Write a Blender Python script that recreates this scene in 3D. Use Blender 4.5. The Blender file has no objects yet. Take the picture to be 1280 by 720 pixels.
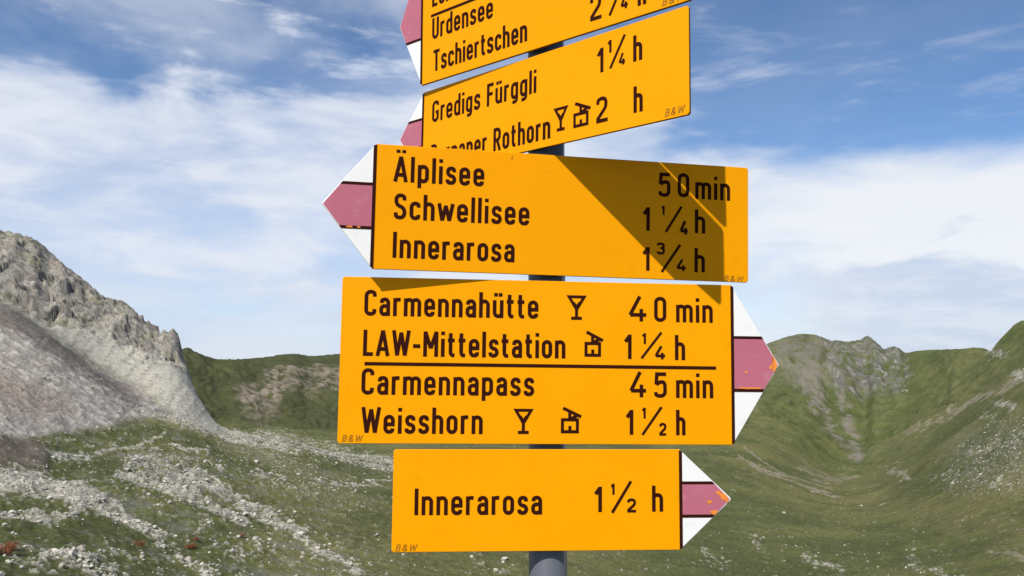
import bpy, math, random
import numpy as np
from mathutils import Vector, Matrix
R = math.radians
random.seed(7)
C = bpy.context.scene.collection
SC = bpy.context.scene

# ------------------------------------------------------------------ camera, light, sky
HC = 2.05                                   # eye height above the foot of the post
PITCH = 0.0885126
cam_d = bpy.data.cameras.new('camera')
cam_d.sensor_width = 36.0
cam_d.lens = 36.0 * 1000 / 1280
cam_d.clip_start = 0.05
cam_d.clip_end = 40000
cam = bpy.data.objects.new('camera', cam_d)
C.objects.link(cam)
cam.location = (0, 0, HC)
cam.rotation_euler = (math.pi / 2 + PITCH, 0, 0)
SC.camera = cam

SUN_AZ, SUN_EL = -2.72502, 0.849841         # azimuth from +Y towards +X
sdir = Vector((math.sin(SUN_AZ) * math.cos(SUN_EL), math.cos(SUN_AZ) * math.cos(SUN_EL), math.sin(SUN_EL)))
sun_d = bpy.data.lights.new('sun', 'SUN')
sun_d.energy = 4.7
sun_d.angle = R(0.5)
sun_d.color = (1.0, 0.965, 0.91)
sun = bpy.data.objects.new('sun', sun_d)
C.objects.link(sun)
sun.rotation_euler = sdir.to_track_quat('Z', 'Y').to_euler()

W = bpy.data.worlds.new('World')
SC.world = W
W.use_nodes = True
nt = W.node_tree
nt.nodes.clear()

class NB:
    """tiny node helper"""
    def __init__(s, nt): s.nt = nt
    def n(s, t, **kw):
        o = s.nt.nodes.new(t)
        for k, v in kw.items(): setattr(o, k, v)
        return o
    def put(s, sock, v):
        if hasattr(v, 'is_output') or isinstance(v, bpy.types.NodeSocket): s.nt.links.new(v, sock)
        else: sock.default_value = v
    def m(s, op, a, b=0.0, c=0.0, clamp=False):
        o = s.n('ShaderNodeMath', operation=op, use_clamp=clamp)
        s.put(o.inputs[0], a); s.put(o.inputs[1], b)
        if len(o.inputs) > 2: s.put(o.inputs[2], c)
        return o.outputs[0]
    def vm(s, op, a, b):
        o = s.n('ShaderNodeVectorMath', operation=op)
        s.put(o.inputs[0], a); s.put(o.inputs[1], b)
        return o.outputs[0]
    def rng(s, v, a, b, c=0.0, d=1.0, smooth=True):
        o = s.n('ShaderNodeMapRange')
        if smooth: o.interpolation_type = 'SMOOTHSTEP'
        for i, q in enumerate((v, a, b, c, d)): s.put(o.inputs[i], q)
        return o.outputs[0]
    def noise(s, vec, scale, detail=4.0, rough=0.55, dist=0.0):
        o = s.n('ShaderNodeTexNoise')
        s.put(o.inputs['Vector'], vec); s.put(o.inputs['Scale'], scale)
        s.put(o.inputs['Detail'], detail); s.put(o.inputs['Roughness'], rough); s.put(o.inputs['Distortion'], dist)
        return o.outputs['Fac']
    def mix(s, f, a, b, mode='MIX'):
        o = s.n('ShaderNodeMix', data_type='RGBA', blend_type=mode)
        s.put(o.inputs[0], f); s.put(o.inputs[6], a); s.put(o.inputs[7], b)
        return o.outputs[2]

b = NB(nt)
sky = b.n('ShaderNodeTexSky', sky_type='NISHITA')
sky.sun_disc = False
sky.sun_elevation = SUN_EL
sky.sun_rotation = SUN_AZ
sky.altitude = 2200
sky.air_density = 1.0
sky.dust_density = 0.5
sky.ozone_density = 1.5
tc = b.n('ShaderNodeTexCoord')
D = tc.outputs['Generated']
sep = b.n('ShaderNodeSeparateXYZ')
nt.links.new(D, sep.inputs[0])
X_, Z_ = sep.outputs[0], sep.outputs[2]
EL = b.m('MULTIPLY', b.m('ARCSINE', Z_), 57.29578)
DS = b.vm('MULTIPLY', D, (1.0, 1.0, 2.6))             # level, drawn-out cloud texture
DW = b.vm('MULTIPLY', D, (1.0, 1.0, 4.5))
n_big = b.noise(DS, 2.3, 5, 0.55, 0.4)
n_mid = b.noise(b.vm('ADD', DS, (3.1, 1.7, 0.4)), 6.5, 5, 0.52, 0.4)
n_wisp = b.noise(b.vm('ADD', DW, (7.3, 2.2, 5.1)), 4.2, 7, 0.58, 0.7)
n_fine = b.noise(b.vm('ADD', DW, (1.3, 8.2, 2.5)), 13.0, 5, 0.6, 0.3)
# the bank's upper edge: high on the left, lower on the right
top = b.rng(X_, 0.02, 0.36, 19.0, 13.4)
edge = b.m('ADD', b.m('MULTIPLY', b.m('SUBTRACT', n_big, 0.5), b.rng(X_, 0.1, 0.4, 11.0, 4.0)),
           b.m('MULTIPLY', b.m('SUBTRACT', n_mid, 0.5), b.rng(X_, 0.1, 0.4, 9.0, 3.0)))
bank = b.rng(b.m('SUBTRACT', b.m('ADD', top, edge), EL), -0.8, 2.2)
# denser at the right, thin and streaky at the left
dens = b.rng(b.m('ADD', b.m('MULTIPLY', n_mid, 0.65), b.m('MULTIPLY', n_fine, 0.25)), 0.32, 0.58, 0.62, 0.95)
dens = b.m('MAXIMUM', dens, b.rng(EL, 10.0, 1.0, 0.0, 0.88))
dens = b.m('MAXIMUM', dens, b.rng(X_, 0.15, 0.38, 0.0, 0.93))
bank = b.m('MULTIPLY', bank, dens)
veil = b.m('MULTIPLY', b.rng(b.m('ADD', n_big, b.m('MULTIPLY', n_mid, .3)), .50, .85, 0.0, .55), b.rng(X_, -.02, .25, 1.0, .12))
bank = b.m('MAXIMUM', bank, veil)
wisp = b.m('MULTIPLY', b.rng(b.m('ADD', n_wisp, b.m('MULTIPLY', b.m('SUBTRACT', n_fine, 0.5), 0.5)), 0.50, 0.80), b.rng(X_, -0.1, 0.35, 0.95, 0.30))
cov = b.m('SUBTRACT', 1.0, b.m('MULTIPLY', b.m('SUBTRACT', 1.0, bank), b.m('SUBTRACT', 1.0, wisp)))
# grey undersides near the horizon on the right
low = b.m('MULTIPLY', b.rng(b.m('ADD', EL, b.m('MULTIPLY', b.m('SUBTRACT', n_mid, .5), 16.0)), 5.4, 8.2, 1.0, 0.0), b.m('MULTIPLY', b.rng(X_, .22, .50, .35, .95), b.rng(b.m('ADD', b.m('MULTIPLY', n_fine, .6), b.m('MULTIPLY', n_mid, .5)), 0.40, 0.60, .6, 1.0)))
cl_l = b.mix(b.rng(n_mid, 0.35, 0.65), (6.6, 7.3, 8.8, 1), (7.9, 8.3, 9.2, 1))
cl = b.mix(b.rng(X_, 0.1, 0.38), cl_l, (8.9, 9.1, 9.4, 1))
cl = b.mix(b.m('MULTIPLY', low, 0.95), cl, (5.6, 6.4, 8.0, 1))
SKY_GAIN = (1.0, 1.2, 1.36, 1)
base = b.mix(1.0, sky.outputs[0], SKY_GAIN, 'MULTIPLY')
bg = b.n('ShaderNodeBackground')
nt.links.new(b.mix(cov, base, cl), bg.inputs[0])
bg.inputs[1].default_value = 0.1
wo = b.n('ShaderNodeOutputWorld')
nt.links.new(bg.outputs[0], wo.inputs[0])

SC.view_settings.view_transform = 'Standard'
SC.view_settings.look = 'None'
SC.view_settings.exposure = 0.0
SC.view_settings.gamma = 1.0

# ------------------------------------------------------------------ object helpers
def tag(o, label=None, cat=None, group=None, kind=None):
    if label: o['label'] = label
    if cat: o['category'] = cat
    if group: o['group'] = group
    if kind: o['kind'] = kind
    return o

def link(name, me, mat, parent=None):
    o = bpy.data.objects.new(name, me)
    C.objects.link(o)
    if mat is not None and len(me.materials) == 0: me.materials.append(mat)
    o.parent = parent
    return o

def mesh(name, verts, faces, smooth=False):
    me = bpy.data.meshes.new(name)
    me.from_pydata([tuple(v) for v in verts], [], faces)
    me.update()
    if smooth: me.polygons.foreach_set('use_smooth', [True] * len(me.polygons))
    return me

# ------------------------------------------------------------------ materials
def mat_paint(name, col, rough=0.4, wear=0.06, bump=0.02, spec=0.5, metal=0.0, dirt=None):
    m = bpy.data.materials.new(name); m.use_nodes = True
    q = NB(m.node_tree); p = m.node_tree.nodes['Principled BSDF']
    t = q.n('ShaderNodeTexCoord').outputs['Object']
    n1 = q.noise(t, 9.0, 5, 0.6); n2 = q.noise(t, 120.0, 4, 0.65)
    k = q.m('ADD', q.m('MULTIPLY', q.m('SUBTRACT', n1, 0.5), wear * 2), q.m('MULTIPLY', q.m('SUBTRACT', n2, 0.5), wear))
    k = q.m('ADD', k, 1.0)
    c = q.vm('MULTIPLY', (col[0], col[1], col[2]), (1, 1, 1))
    vs = q.n('ShaderNodeVectorMath', operation='SCALE')
    vs.inputs[0].default_value = col[:3]; q.put(vs.inputs[3], k)
    out = vs.outputs[0]
    if dirt:                                            # faint water marks and grime
        tn = q.vm('MULTIPLY', t, (26.0, 26.0, 4.0))
        d = q.rng(q.noise(tn, 1.6, 5, 0.62), 0.55, 0.80, 0.0, dirt[3])
        out = q.mix(d, out, (dirt[0], dirt[1], dirt[2], 1))
        sp = q.rng(q.noise(t, 210.0, 2, 0.5), 0.73, 0.78, 0.0, 0.55)
        out = q.mix(sp, out, (dirt[0] * .6, dirt[1] * .6, dirt[2] * .6, 1))
    q.put(p.inputs['Base Color'], out)
    q.put(p.inputs['Roughness'], q.rng(n1, 0.3, 0.7, rough - 0.06, rough + 0.08))
    p.inputs['Specular IOR Level'].default_value = spec
    p.inputs['Metallic'].default_value = metal
    bp = q.n('ShaderNodeBump'); bp.inputs['Strength'].default_value = bump; bp.inputs['Distance'].default_value = 0.001
    q.put(bp.inputs['Height'], n2); q.put(p.inputs['Normal'], bp.outputs[0])
    return m

M_YEL = mat_paint('yellow_enamel', (0.93, 0.36, 0.0), 0.5, 0.05, 0.08, 0.08, dirt=(0.5, 0.22, 0.005, 0.24))
M_WHITE = mat_paint('white_enamel', (0.88, 0.87, 0.85), 0.42, 0.03, 0.05, 0.3, dirt=(0.45, 0.42, 0.36, 0.25))
M_RED = mat_paint('faded_red_enamel', (0.50, 0.145, 0.20), 0.5, 0.08, 0.05, 0.3, dirt=(0.62, 0.36, 0.38, 0.35))
M_INK = mat_paint('dark_brown_print', (0.036, 0.0075, 0.004), 0.7, 0.1, 0.0, 0.05)
M_EDGE = mat_paint('dark_edge', (0.13, 0.075, 0.012), 0.6, 0.2, 0.1, 0.3)  # dark brown for the narrow sides of the plates
M_MARK = mat_paint('small_brown_print', (0.38, 0.155, 0.006), 0.6, 0.1, 0.0, 0.2)
M_CHIP = mat_paint('orange_primer', (0.88, 0.27, 0.04), 0.55, 0.2, 0.0, 0.3)
M_BACK = mat_paint('bare_aluminium', (0.42, 0.42, 0.42), 0.45, 0.08, 0.1, 0.5, 0.6)
M_POST = mat_paint('post_grey_paint', (0.105, 0.112, 0.13), 0.42, 0.12, 0.15, 0.5, dirt=(0.2, 0.19, 0.17, 0.3))
M_CLAMP = mat_paint('clamp_steel', (0.10, 0.085, 0.075), 0.5, 0.1, 0.1, 0.5, 0.5)

# ------------------------------------------------------------------ numpy noise
rs = np.random.RandomState(11)
PERM = rs.permutation(4096).astype(np.int64)
ANG = rs.rand(4096) * 2 * np.pi
GX, GY = np.cos(ANG), np.sin(ANG)
def perlin(x, y, seed=0):
    xi = np.floor(x).astype(np.int64); yi = np.floor(y).astype(np.int64)
    xf = x - xi; yf = y - yi
    u = xf * xf * xf * (xf * (xf * 6 - 15) + 10); v = yf * yf * yf * (yf * (yf * 6 - 15) + 10)
    def g(ix, iy, dx, dy):
        h = PERM[(PERM[(ix + seed * 131) & 4095] + iy) & 4095]
        return GX[h] * dx + GY[h] * dy
    a = g(xi, yi, xf, yf); b_ = g(xi + 1, yi, xf - 1, yf)
    c = g(xi, yi + 1, xf, yf - 1); d = g(xi + 1, yi + 1, xf - 1, yf - 1)
    return ((a + (b_ - a) * u) * (1 - v) + (c + (d - c) * u) * v) * 1.5
def fbm(x, y, oct=4, seed=0, gain=0.5):
    s = 0; a = 1.0; t = 0
    for i in range(oct):
        s = s + a * perlin(x, y, seed + i * 7); t += a
        a *= gain; x = x * 2.03 + 17.1; y = y * 2.03 - 9.7
    return s / t
def ridged(x, y, oct=4, seed=0):
    s = 0; a = 1.0; t = 0
    for i in range(oct):
        s = s + a * (1 - 2 * np.abs(perlin(x, y, seed + i * 5))); t += a
        a *= 0.55; x = x * 2.1 + 3.3; y = y * 2.1 + 8.1
    return s / t
def worley(x, y, seed=0):
    xi = np.floor(x).astype(np.int64); yi = np.floor(y).astype(np.int64)
    f1 = np.full(x.shape, 9.0); f2 = np.full(x.shape, 9.0); rid = np.zeros(x.shape); tx = np.zeros(x.shape)
    for dx in (-1, 0, 1):
        for dy in (-1, 0, 1):
            h = PERM[(PERM[(xi + dx + seed * 97) & 4095] + yi + dy) & 4095]
            jx = (h & 63) / 63.0; jy = ((h >> 6) & 63) / 63.0
            ddx = x - (xi + dx + jx); ddy = y - (yi + dy + jy)
            d = np.hypot(ddx, ddy); rv = ANG[h] / (2 * np.pi)
            c1 = d < f1
            f2 = np.where(c1, f1, np.minimum(f2, d))
            tx = np.where(c1, ddx * GX[h] + ddy * GY[h], tx)
            rid = np.where(c1, rv, rid); f1 = np.where(c1, d, f1)
    return f1, f2, rid, tx
def sst(x, a, b_):
    t = np.clip((x - a) / (b_ - a), 0, 1); return t * t * (3 - 2 * t)

# ------------------------------------------------------------------ terrain: surveyed points (view bearing, height angle, distance)
F = 1000.0; CP, SP = math.cos(PITCH), math.sin(PITCH)
def bearing(px, py):
    x = (px - 640) / F; u = -(py - 360) / F
    X, Y, Z = x, CP - u * SP, SP + u * CP
    return math.atan2(X, Y), Z / math.hypot(X, Y)
# each profile: column, list of (py, r); the last one flagged 'c' is a crest
PROF = {
 -120: [(725,135),(650,200),(575,250),(545,300),(530,340),(480,420),(400,520),(350,560),(352,620),(320,680),(262,800,'c')],
 0:    [(725,140),(650,200),(585,262),(546,300,),(548,320),(530,345),(480,415),(425,480),(376,545),(384,590),(345,660),(287,790,'c')],
 60:   [(725,145),(650,205),(598,265),(562,305),(548,330),(528,360),(480,420),(420,515),(418,560),(385,620),(352,680),(303,770,'c')],
 110:  [(725,150),(645,215),(600,265),(565,320),(535,365),(500,410),(458,490),(458,535),(420,600),(385,650),(352,735,'c')],
 160:  [(725,160),(650,225),(600,285),(560,340),(530,385),(495,455),(494,500),(450,570),(415,630),(381,710,'c')],
 200:  [(725,170),(650,232),(600,290),(560,350),(525,415),(505,470),(470,530),(443,590),(410,690,'c')],
 226:  [(725,175),(650,235),(600,290),(560,350),(530,410),(505,470),(470,540),(450,610),(434,662,'c'),(530,900),(500,1120),(431,1500,'c')],
 240:  [(725,177),(650,237),(600,295),(562,355),(535,410),(512,470),(488,540),(465,610,'c'),(535,920),(500,1130),(437,1540,'c')],
 252:  [(725,179),(650,239),(600,298),(562,360),(540,415),(518,475),(494,560,'c'),(537,900),(500,1140),(443,1570,'c')],
 264:  [(725,180),(650,241),(600,302),(563,368),(545,425),(527,480),(514,520,'c'),(539,880),(500,1140),(447,1600,'c')],
 277:  [(725,181),(650,244),(600,308),(564,380),(549,435),(537,480,'c'),(541,850),(500,1140),(448,1630,'c')],
 300:  [(725,183),(650,250),(600,320),(565,400),(545,470),(538,520),(541,800),(500,1150),(450,1700,'c')],
 350:  [(725,187),(650,260),(600,340),(570,420),(556,480),(552,540),(545,800),(500,1200),(449,1780,'c')],
 410:  [(725,192),(650,275),(605,370),(578,450),(564,520),(550,800),(500,1250),(445,1850,'c')],
 480:  [(725,200),(650,290),(610,390),(585,480),(572,560),(550,850),(500,1300),(443,1900,'c')],
 580:  [(725,220),(650,330),(610,440),(580,560),(550,850),(500,1350),(440,1950,'c')],
 700:  [(725,240),(650,370),(605,500),(570,680),(540,950),(490,1400),(437,1950,'c')],
 820:  [(725,265),(650,420),(610,540),(575,720),(535,1000),(480,1420),(432,1850,'c')],
 900:  [(725,280),(660,420),(620,540),(580,700),(540,930),(480,1320),(430,1750,'c')],
 960:  [(725,290),(670,410),(630,540),(600,680),(560,880),(510,1170),(460,1450),(428,1660,'c')],
 1000: [(725,300),(670,420),(640,540),(610,700),(580,860),(540,1060),(490,1330),(417,1640,'c')],
 1045: [(725,305),(670,430),(640,560),(618,720),(598,900),(565,1080),(500,1380),(429,1680,'c')],
 1087: [(725,305),(670,430),(642,550),(620,700),(598,880),(560,1120),(500,1420),(436,1660,'c')],
 1125: [(725,300),(670,420),(640,530),(610,660),(585,800),(560,960),(510,1270),(460,1520),(438,1660,'c')],
 1170: [(725,290),(670,400),(630,500),(590,600),(565,680),(548,860),(510,1120),(470,1380),(435,1620,'c')],
 1225: [(725,275),(670,370),(620,460),(570,560),(530,640),(522,760),(490,1000),(455,1250),(429,1470,'c')],
 1280: [(725,262),(670,345),(610,430),(560,510),(500,610),(488,700),(455,900),(430,1080),(403,1260,'c')],
 1400: [(725,250),(670,330),(600,420),(540,500),(480,600),(450,720),(410,900),(360,1100,'c')],
}
CTRL = []
for px, pts in PROF.items():
    for i, p in enumerate(pts):
        th, t = bearing(px, p[0]); r = p[1]
        CTRL.append((th, r, r * t))
        if len(p) > 2 and i < len(pts) - 1:
            CTRL.append((th, r * 1.09, r * t - 0.05 * r))
        if len(p) > 2 and i == len(pts) - 1:
            z = r * t
            CTRL.append((th, r * 1.07, z - 0.035 * r)); CTRL.append((th, r * 1.3, z - 0.13 * r))
    th, t = bearing(px, 725)
    r0 = pts[0][1]
    for r, tt in ((0.3, -HC / 0.3), (1.0, -HC), (2.4, -0.88), (6, -0.56), (12, -0.475), (30, -0.43), (70, -0.37), (105, -0.32)):
        CTRL.append((th, r, r * tt))
    for r, z in ((3500, -260), (7000, -330), (15000, -420)):
        CTRL.append((th, r, z))
CT = np.array(CTRL)
def cxy(th, r): return np.stack([np.degrees(th) / 5.0, np.log(r) / 0.17], -1)
def kern(d2): return np.where(d2 > 1e-12, 0.5 * d2 * np.log(np.maximum(d2, 1e-12)), 0.0)
# interpolate height / r (angle) : stays faithful far and near
P = cxy(CT[:, 0], CT[:, 1]); T_ = CT[:, 2] / CT[:, 1]
T_ = np.maximum(T_, -3.0)
n = len(P)
K = kern(((P[:, None] - P[None]) ** 2).sum(-1)) + np.eye(n) * 0.02
A = np.zeros((n + 3, n + 3)); A[:n, :n] = K; A[:n, n] = 1; A[:n, n + 1:] = P; A[n, :n] = 1; A[n + 1:, :n] = P.T
sol = np.linalg.solve(A, np.concatenate([T_, np.zeros(3)]))
def rbf(th, r):
    Q = cxy(th, r).reshape(-1, 2); out = np.empty(len(Q))
    for i in range(0, len(Q), 20000):
        q = Q[i:i + 20000]
        d2 = ((q[:, None] - P[None]) ** 2).sum(-1)
        out[i:i + 20000] = kern(d2) @ sol[:n] + sol[n] + q @ sol[n + 1:]
    return out.reshape(r.shape)

fine = np.radians(np.linspace(-36, 36, 860))
coarse = np.radians(np.concatenate([np.linspace(36, 60, 18)[1:], np.linspace(60, 300, 70)[1:-1], np.linspace(300, 324, 18)[:-1]]))
TH = np.concatenate([fine, coarse])
RR = np.concatenate([np.geomspace(0.3, 120, 50)[:-1], np.geomspace(120, 400, 260)[:-1], np.geomspace(400, 830, 330)[:-1],
                     np.geomspace(830, 2100, 300)[:-1], np.geomspace(2100, 15000, 26)])
NT, NR = len(TH), len(RR)
# evaluate the smooth base on a thinner grid and interpolate
thw = (TH + np.pi) % (2 * np.pi) - np.pi
cth = np.radians(np.linspace(-48, 48, 193)); cr = np.geomspace(0.3, 15000, 420)
G = rbf(np.repeat(cth[:, None], len(cr), 1), np.repeat(cr[None], len(cth), 0))
def bilin(th, r):
    u = np.clip((th - cth[0]) / (cth[1] - cth[0]), 0, len(cth) - 1.001)
    v = np.clip((np.log(r) - math.log(0.3)) / (math.log(15000 / 0.3) / (len(cr) - 1)), 0, len(cr) - 1.001)
    i = u.astype(int); j = v.astype(int); fu = u - i; fv = v - j
    return (G[i, j] * (1 - fu) * (1 - fv) + G[i + 1, j] * fu * (1 - fv) + G[i, j + 1] * (1 - fu) * fv + G[i + 1, j + 1] * fu * fv)
th2 = np.repeat(thw[:, None], NR, 1); r2 = np.repeat(RR[None], NT, 0)
X = r2 * np.sin(th2); Y = r2 * np.cos(th2)
tb_ = bilin(np.clip(th2, -R(47), R(47)), r2)
gen_r = np.array([0.3, 1, 2.4, 6, 30, 150, 500, 1200, 1700, 2500, 5000, 15000])
gen_z = np.array([-HC, -HC, -HC - .05, -3.0, -9, -34, -60, 20, 120, 20, -200, -420])
zg = np.interp(np.log(r2), np.log(gen_r), gen_z) + fbm(X / 500, Y / 500, 4, 3) * 90 * sst(r2, 200, 1200)
wv = sst(np.abs(th2), R(42), R(62))
Z = tb_ * r2 * (1 - wv) + zg * wv
Z = np.where(r2 < 2.6, np.maximum(Z, -HC - 0.08), Z)
# view bearing pixel coordinates are only a convenient way to name places on the slopes
dpt = Y * CP + Z * SP
PX = np.where(dpt > 1, 640 + F * X / np.maximum(dpt, 1), 5000)
PY = np.where(dpt > 1, 360 - F * (-Y * SP + Z * CP) / np.maximum(dpt, 1), 5000)

def poly(px, py, pts, soft=8.0):
    """soft inside test of a closed outline on the slopes"""
    inside = np.zeros(px.shape, bool); dmin = np.full(px.shape, 1e9)
    for (x0, y0), (x1, y1) in zip(pts, pts[1:] + pts[:1]):
        ex, ey = x1 - x0, y1 - y0
        t = np.clip(((px - x0) * ex + (py - y0) * ey) / (ex * ex + ey * ey), 0, 1)
        dmin = np.minimum(dmin, np.hypot(px - x0 - t * ex, py - y0 - t * ey))
        c = (y0 > py) != (y1 > py)
        inside ^= c & (px < ex * (py - y0) / (ey if ey else 1e-9) + x0)
    return sst(np.where(inside, dmin, -dmin), -soft, soft)
def streak(px, py, pts, w0, w1=None, soft=1.0):
    w1 = w0 if w1 is None else w1
    L = len(pts) - 1; best = np.zeros(px.shape)
    for k, ((x0, y0), (x1, y1)) in enumerate(zip(pts, pts[1:])):
        ex, ey = x1 - x0, y1 - y0
        t = np.clip(((px - x0) * ex + (py - y0) * ey) / (ex * ex + ey * ey), 0, 1)
        d = np.hypot(px - x0 - t * ex, py - y0 - t * ey)
        w = w0 + (w1 - w0) * (k + t) / L
        best = np.maximum(best, 1 - sst(d / w, 0.35, 1.0 + soft * 0.3))
    return best

vis = (np.abs(th2) < R(36.5)) & (r2 > 100)
idx = np.where(vis)
px, py, rr_, xx, yy = PX[idx], PY[idx], r2[idx], X[idx], Y[idx]
# warp so that borders are irregular
wx = fbm(xx / 22, yy / 22, 3, 21) * 14; wy = fbm(xx / 22, yy / 22, 3, 31) * 9
wfx = fbm(xx / 5, yy / 5, 3, 41) * 7; wfy = fbm(xx / 5, yy / 5, 3, 51) * 5
qx, qy = px + wx + wfx, py + wy + wfy

def full(v):
    o = np.zeros(X.shape); o[idx] = v; return o
left = (px < 275) & (rr_ > 350) & (rr_ < 900)
rock = poly(qx, qy, [(-150,200),(0,250),(60,270),(130,320),(236,400),(236,440),(226,458),(205,446),(175,432),(150,428),(132,410),(98,402),(60,404),(40,398),(18,380),(0,374),(-150,330)], 7) * (rr_ > 585) * (px < 262) * (rr_ < 1000)
rock_low = poly(qx, qy, [(150,428),(236,430),(232,470),(222,478),(200,462),(178,470),(160,445)], 10) * (rr_ > 560) * (px < 250) * (rr_ < 900)
scree = sst(rr_, 455, 480) * (rr_ < 900) * sst(px + wfx * .25 - np.clip(py - 520, 0, 99) * .5, 296, 284) * (py < 552 + wfy * 1.2)
scree = np.maximum(scree, poly(qx, qy, [(150,470),(230,480),(285,535),(275,548),(240,540),(190,520),(150,512)], 6) * (rr_ > 430) * (rr_ < 700))
brown = poly(qx, qy, [(-150,330),(0,372),(60,412),(120,455),(185,490),(215,516),(190,522),(120,532),(60,545),(20,548),(-150,550)], 7) * (rr_ > 310) * (rr_ < 620)
mound = poly(qx, qy, [(-60,535),(0,544),(40,552),(66,570),(50,584),(10,580),(-60,575)], 5) * (rr_ < 345)
far_rock = poly(qx, qy, [(1030,424),(1060,424),(1090,415),(1130,434),(1135,470),(1120,490),(1075,492),(1042,486),(1030,455)], 9) * (rr_ > 1150)
far_scree = np.maximum.reduce([
    streak(qx, qy, [(1020,455),(1022,490),(1030,520),(1050,548),(1062,562)], 9, 4),
    streak(qx, qy, [(1000,460),(1012,492),(1022,512)], 7, 3), streak(qx, qy, [(1050,492),(1058,520),(1072,560),(1070,590)], 6, 9),
    poly(qx, qy, [(965,425),(1000,417),(1035,425),(1035,470),(1022,500),(1005,480),(985,470),(960,455)], 14) * 0.8]) * (rr_ > 1000)
far_brown = np.maximum.reduce([poly(qx, qy, [(300,462),(345,455),(400,450),(440,452),(440,468),(395,470),(392,478),(380,462),(352,476),(345,495),(318,500),(300,490)], 8),
    .9 * streak(px, qy, [(335,446),(372,443),(430,446)], 6, 8), 0.6 * poly(qx, qy, [(300,500),(345,480),(350,510),(320,530)], 10)]) * (rr_ > 900)
tan_p = np.maximum.reduce([0.8 * streak(qx, qy, [(1250,465),(1190,500),(1130,560),(1070,600)], 26, 16), 0.7 * streak(qx, qy, [(940,520),(990,570),(1060,605)], 18, 12),
    0.5 * streak(qx, qy, [(980,560),(1080,620),(1180,650),(1290,660)], 16, 20), 0.6 * streak(qx, qy, [(1270,440),(1200,450),(1160,470)], 14, 14)])
pale_lines = np.maximum.reduce([streak(qx, qy, [(925,572),(960,592),(1010,608),(1045,622)], 2.5), streak(qx, qy, [(1000,585),(1040,600),(1070,596)], 5, 3) * .5,
    streak(qx, qy, [(1280,470),(1220,500),(1170,528),(1130,545)], 2.5) * .7, streak(qx, qy, [(1235,690),(1260,696),(1285,704)], 3, 3) * .6,
    streak(px + wfx*.3, py + wfy*.3, [(930,560),(975,590),(1040,612)], 1.2) * .6])
# pale stony ground
S = [([(-20,598),(30,602),(70,611),(110,624),(150,640),(185,662)], 21, 8, .95), ([(185,662),(215,690),(262,722)], 8, 8, .6),
     ([(-10,642),(30,645),(60,656),(92,640),(110,630)], 7, 6, .8), ([(150,592),(200,608),(258,630),(305,650)], 6, 9, .8),
     ([(236,590),(285,618),(325,640),(370,660),(400,690),(440,715)], 9, 6, .8), ([(180,510),(240,530),(290,548),(350,556)], 8, 8, .8),
     ([(330,548),(400,560),(470,578),(500,585)], 13, 8, .55), ([(320,590),(345,597),(358,598)], 2.5, 2.5, .9), ([(395,602),(430,608),(490,600)], 2.2, 2.2, .8),
     ([(70,566),(110,566),(160,562),(190,550),(207,538)], 2.6, 1.8, .8), ([(195,540),(197,565)], 1.4, 1.4, .6), ([(30,560),(70,570),(110,572)], 5, 4, .8),
     ([(222,556),(245,566)], 5, 3, .8), ([(290,690),(320,725)], 7, 7, .5), ([(255,575),(300,600)], 1.8, 1.8, .6),
     ([(60,690),(100,700),(150,722)], 14, 16, .55), ([(190,600),(240,640),(300,690)], 9, 9, .33), ([(20,700),(60,715)], 9, 9, .45), ([(20,682),(90,692)], 4, 4, .6), ([(1110,588),(1140,596)], 4, 3, .6), ([(1165,596),(1190,594)], 6, 5, .45),
     ([(1205,560),(1235,560),(1280,545)], 7, 8, .34), ([(1215,600),(1280,610)], 6, 5, .38), ([(1245,505),(1268,508)], 4, 3, .8), ([(1230,520),(1250,530)], 5, 4, .5),
     ([(1005,700),(1050,712)], 6, 5, .5), ([(1140,690),(1152,712)], 5, 5, .5), ([(945,670),(955,690)], 5, 4, .4), ([(880,690),(905,706)], 6, 6, .4),
     ([(590,700),(640,712)], 8, 8, .4), ([(1170,715),(1200,722)], 5, 5, .5), ([(1238,440),(1252,444)], 4, 4, .7), ([(1268,470),(1282,468)], 5, 5, .7), ([(1140,465),(1128,488)], 3, 3, .5)]
stony = np.zeros(px.shape)
for pts, a_, b_, s_ in S: stony = np.maximum(stony, s_ * streak(qx, qy, pts, a_ * 1.25, b_ * 1.25))
stony = stony * (1 - mound)
dark_rock = np.maximum(poly(qx, qy, [(150,572),(190,566),(240,578),(262,600),(258,622),(220,612),(170,596)], 8), 0.33 * poly(qx, qy, [(1180,540),(1290,520),(1290,610),(1190,610)], 22)) * (rr_ < 700)
spk = fbm(xx / 1.6, yy / 1.6, 2, 61, 0.7); spk2 = fbm(xx / 3.8, yy / 3.8, 3, 71, 0.6); spk3 = fbm(xx / 12, yy / 12, 3, 81, 0.6); big = fbm(xx / 60, yy / 60, 4, 91)
vbig = fbm(xx / 170, yy / 170, 3, 95)
near = sst(rr_, 900, 350)
leftw = sst(px, 560, 330)
scatter = sst(spk + .5 * spk2 + .9 * spk3 + 0.25 * big, 0.32, 0.75) * near * (0.04 + 0.75 * leftw)
gul = fbm(th2[idx] * 46 + fbm(xx / 130, yy / 130, 3, 5) * 2.6, rr_ / 210 + fbm(xx / 170, yy / 170, 2, 6) * 1.5, 4, 101, .6)         # drainage lines down the far slopes
farm = sst(rr_, 850, 1100)
stone = np.clip(sst(stony * .95 + 0.62 * (spk + spk2 + .8 * spk3), 0.34, 0.98), 0, 1) * .85 * (1 - farm * (stony < .3))
stone = np.maximum(stone, scatter * .6)
wqx, wqy = xx + fbm(xx / 14, yy / 14, 3, 201) * 9, yy + fbm(xx / 14, yy / 14, 3, 211) * 9
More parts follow.
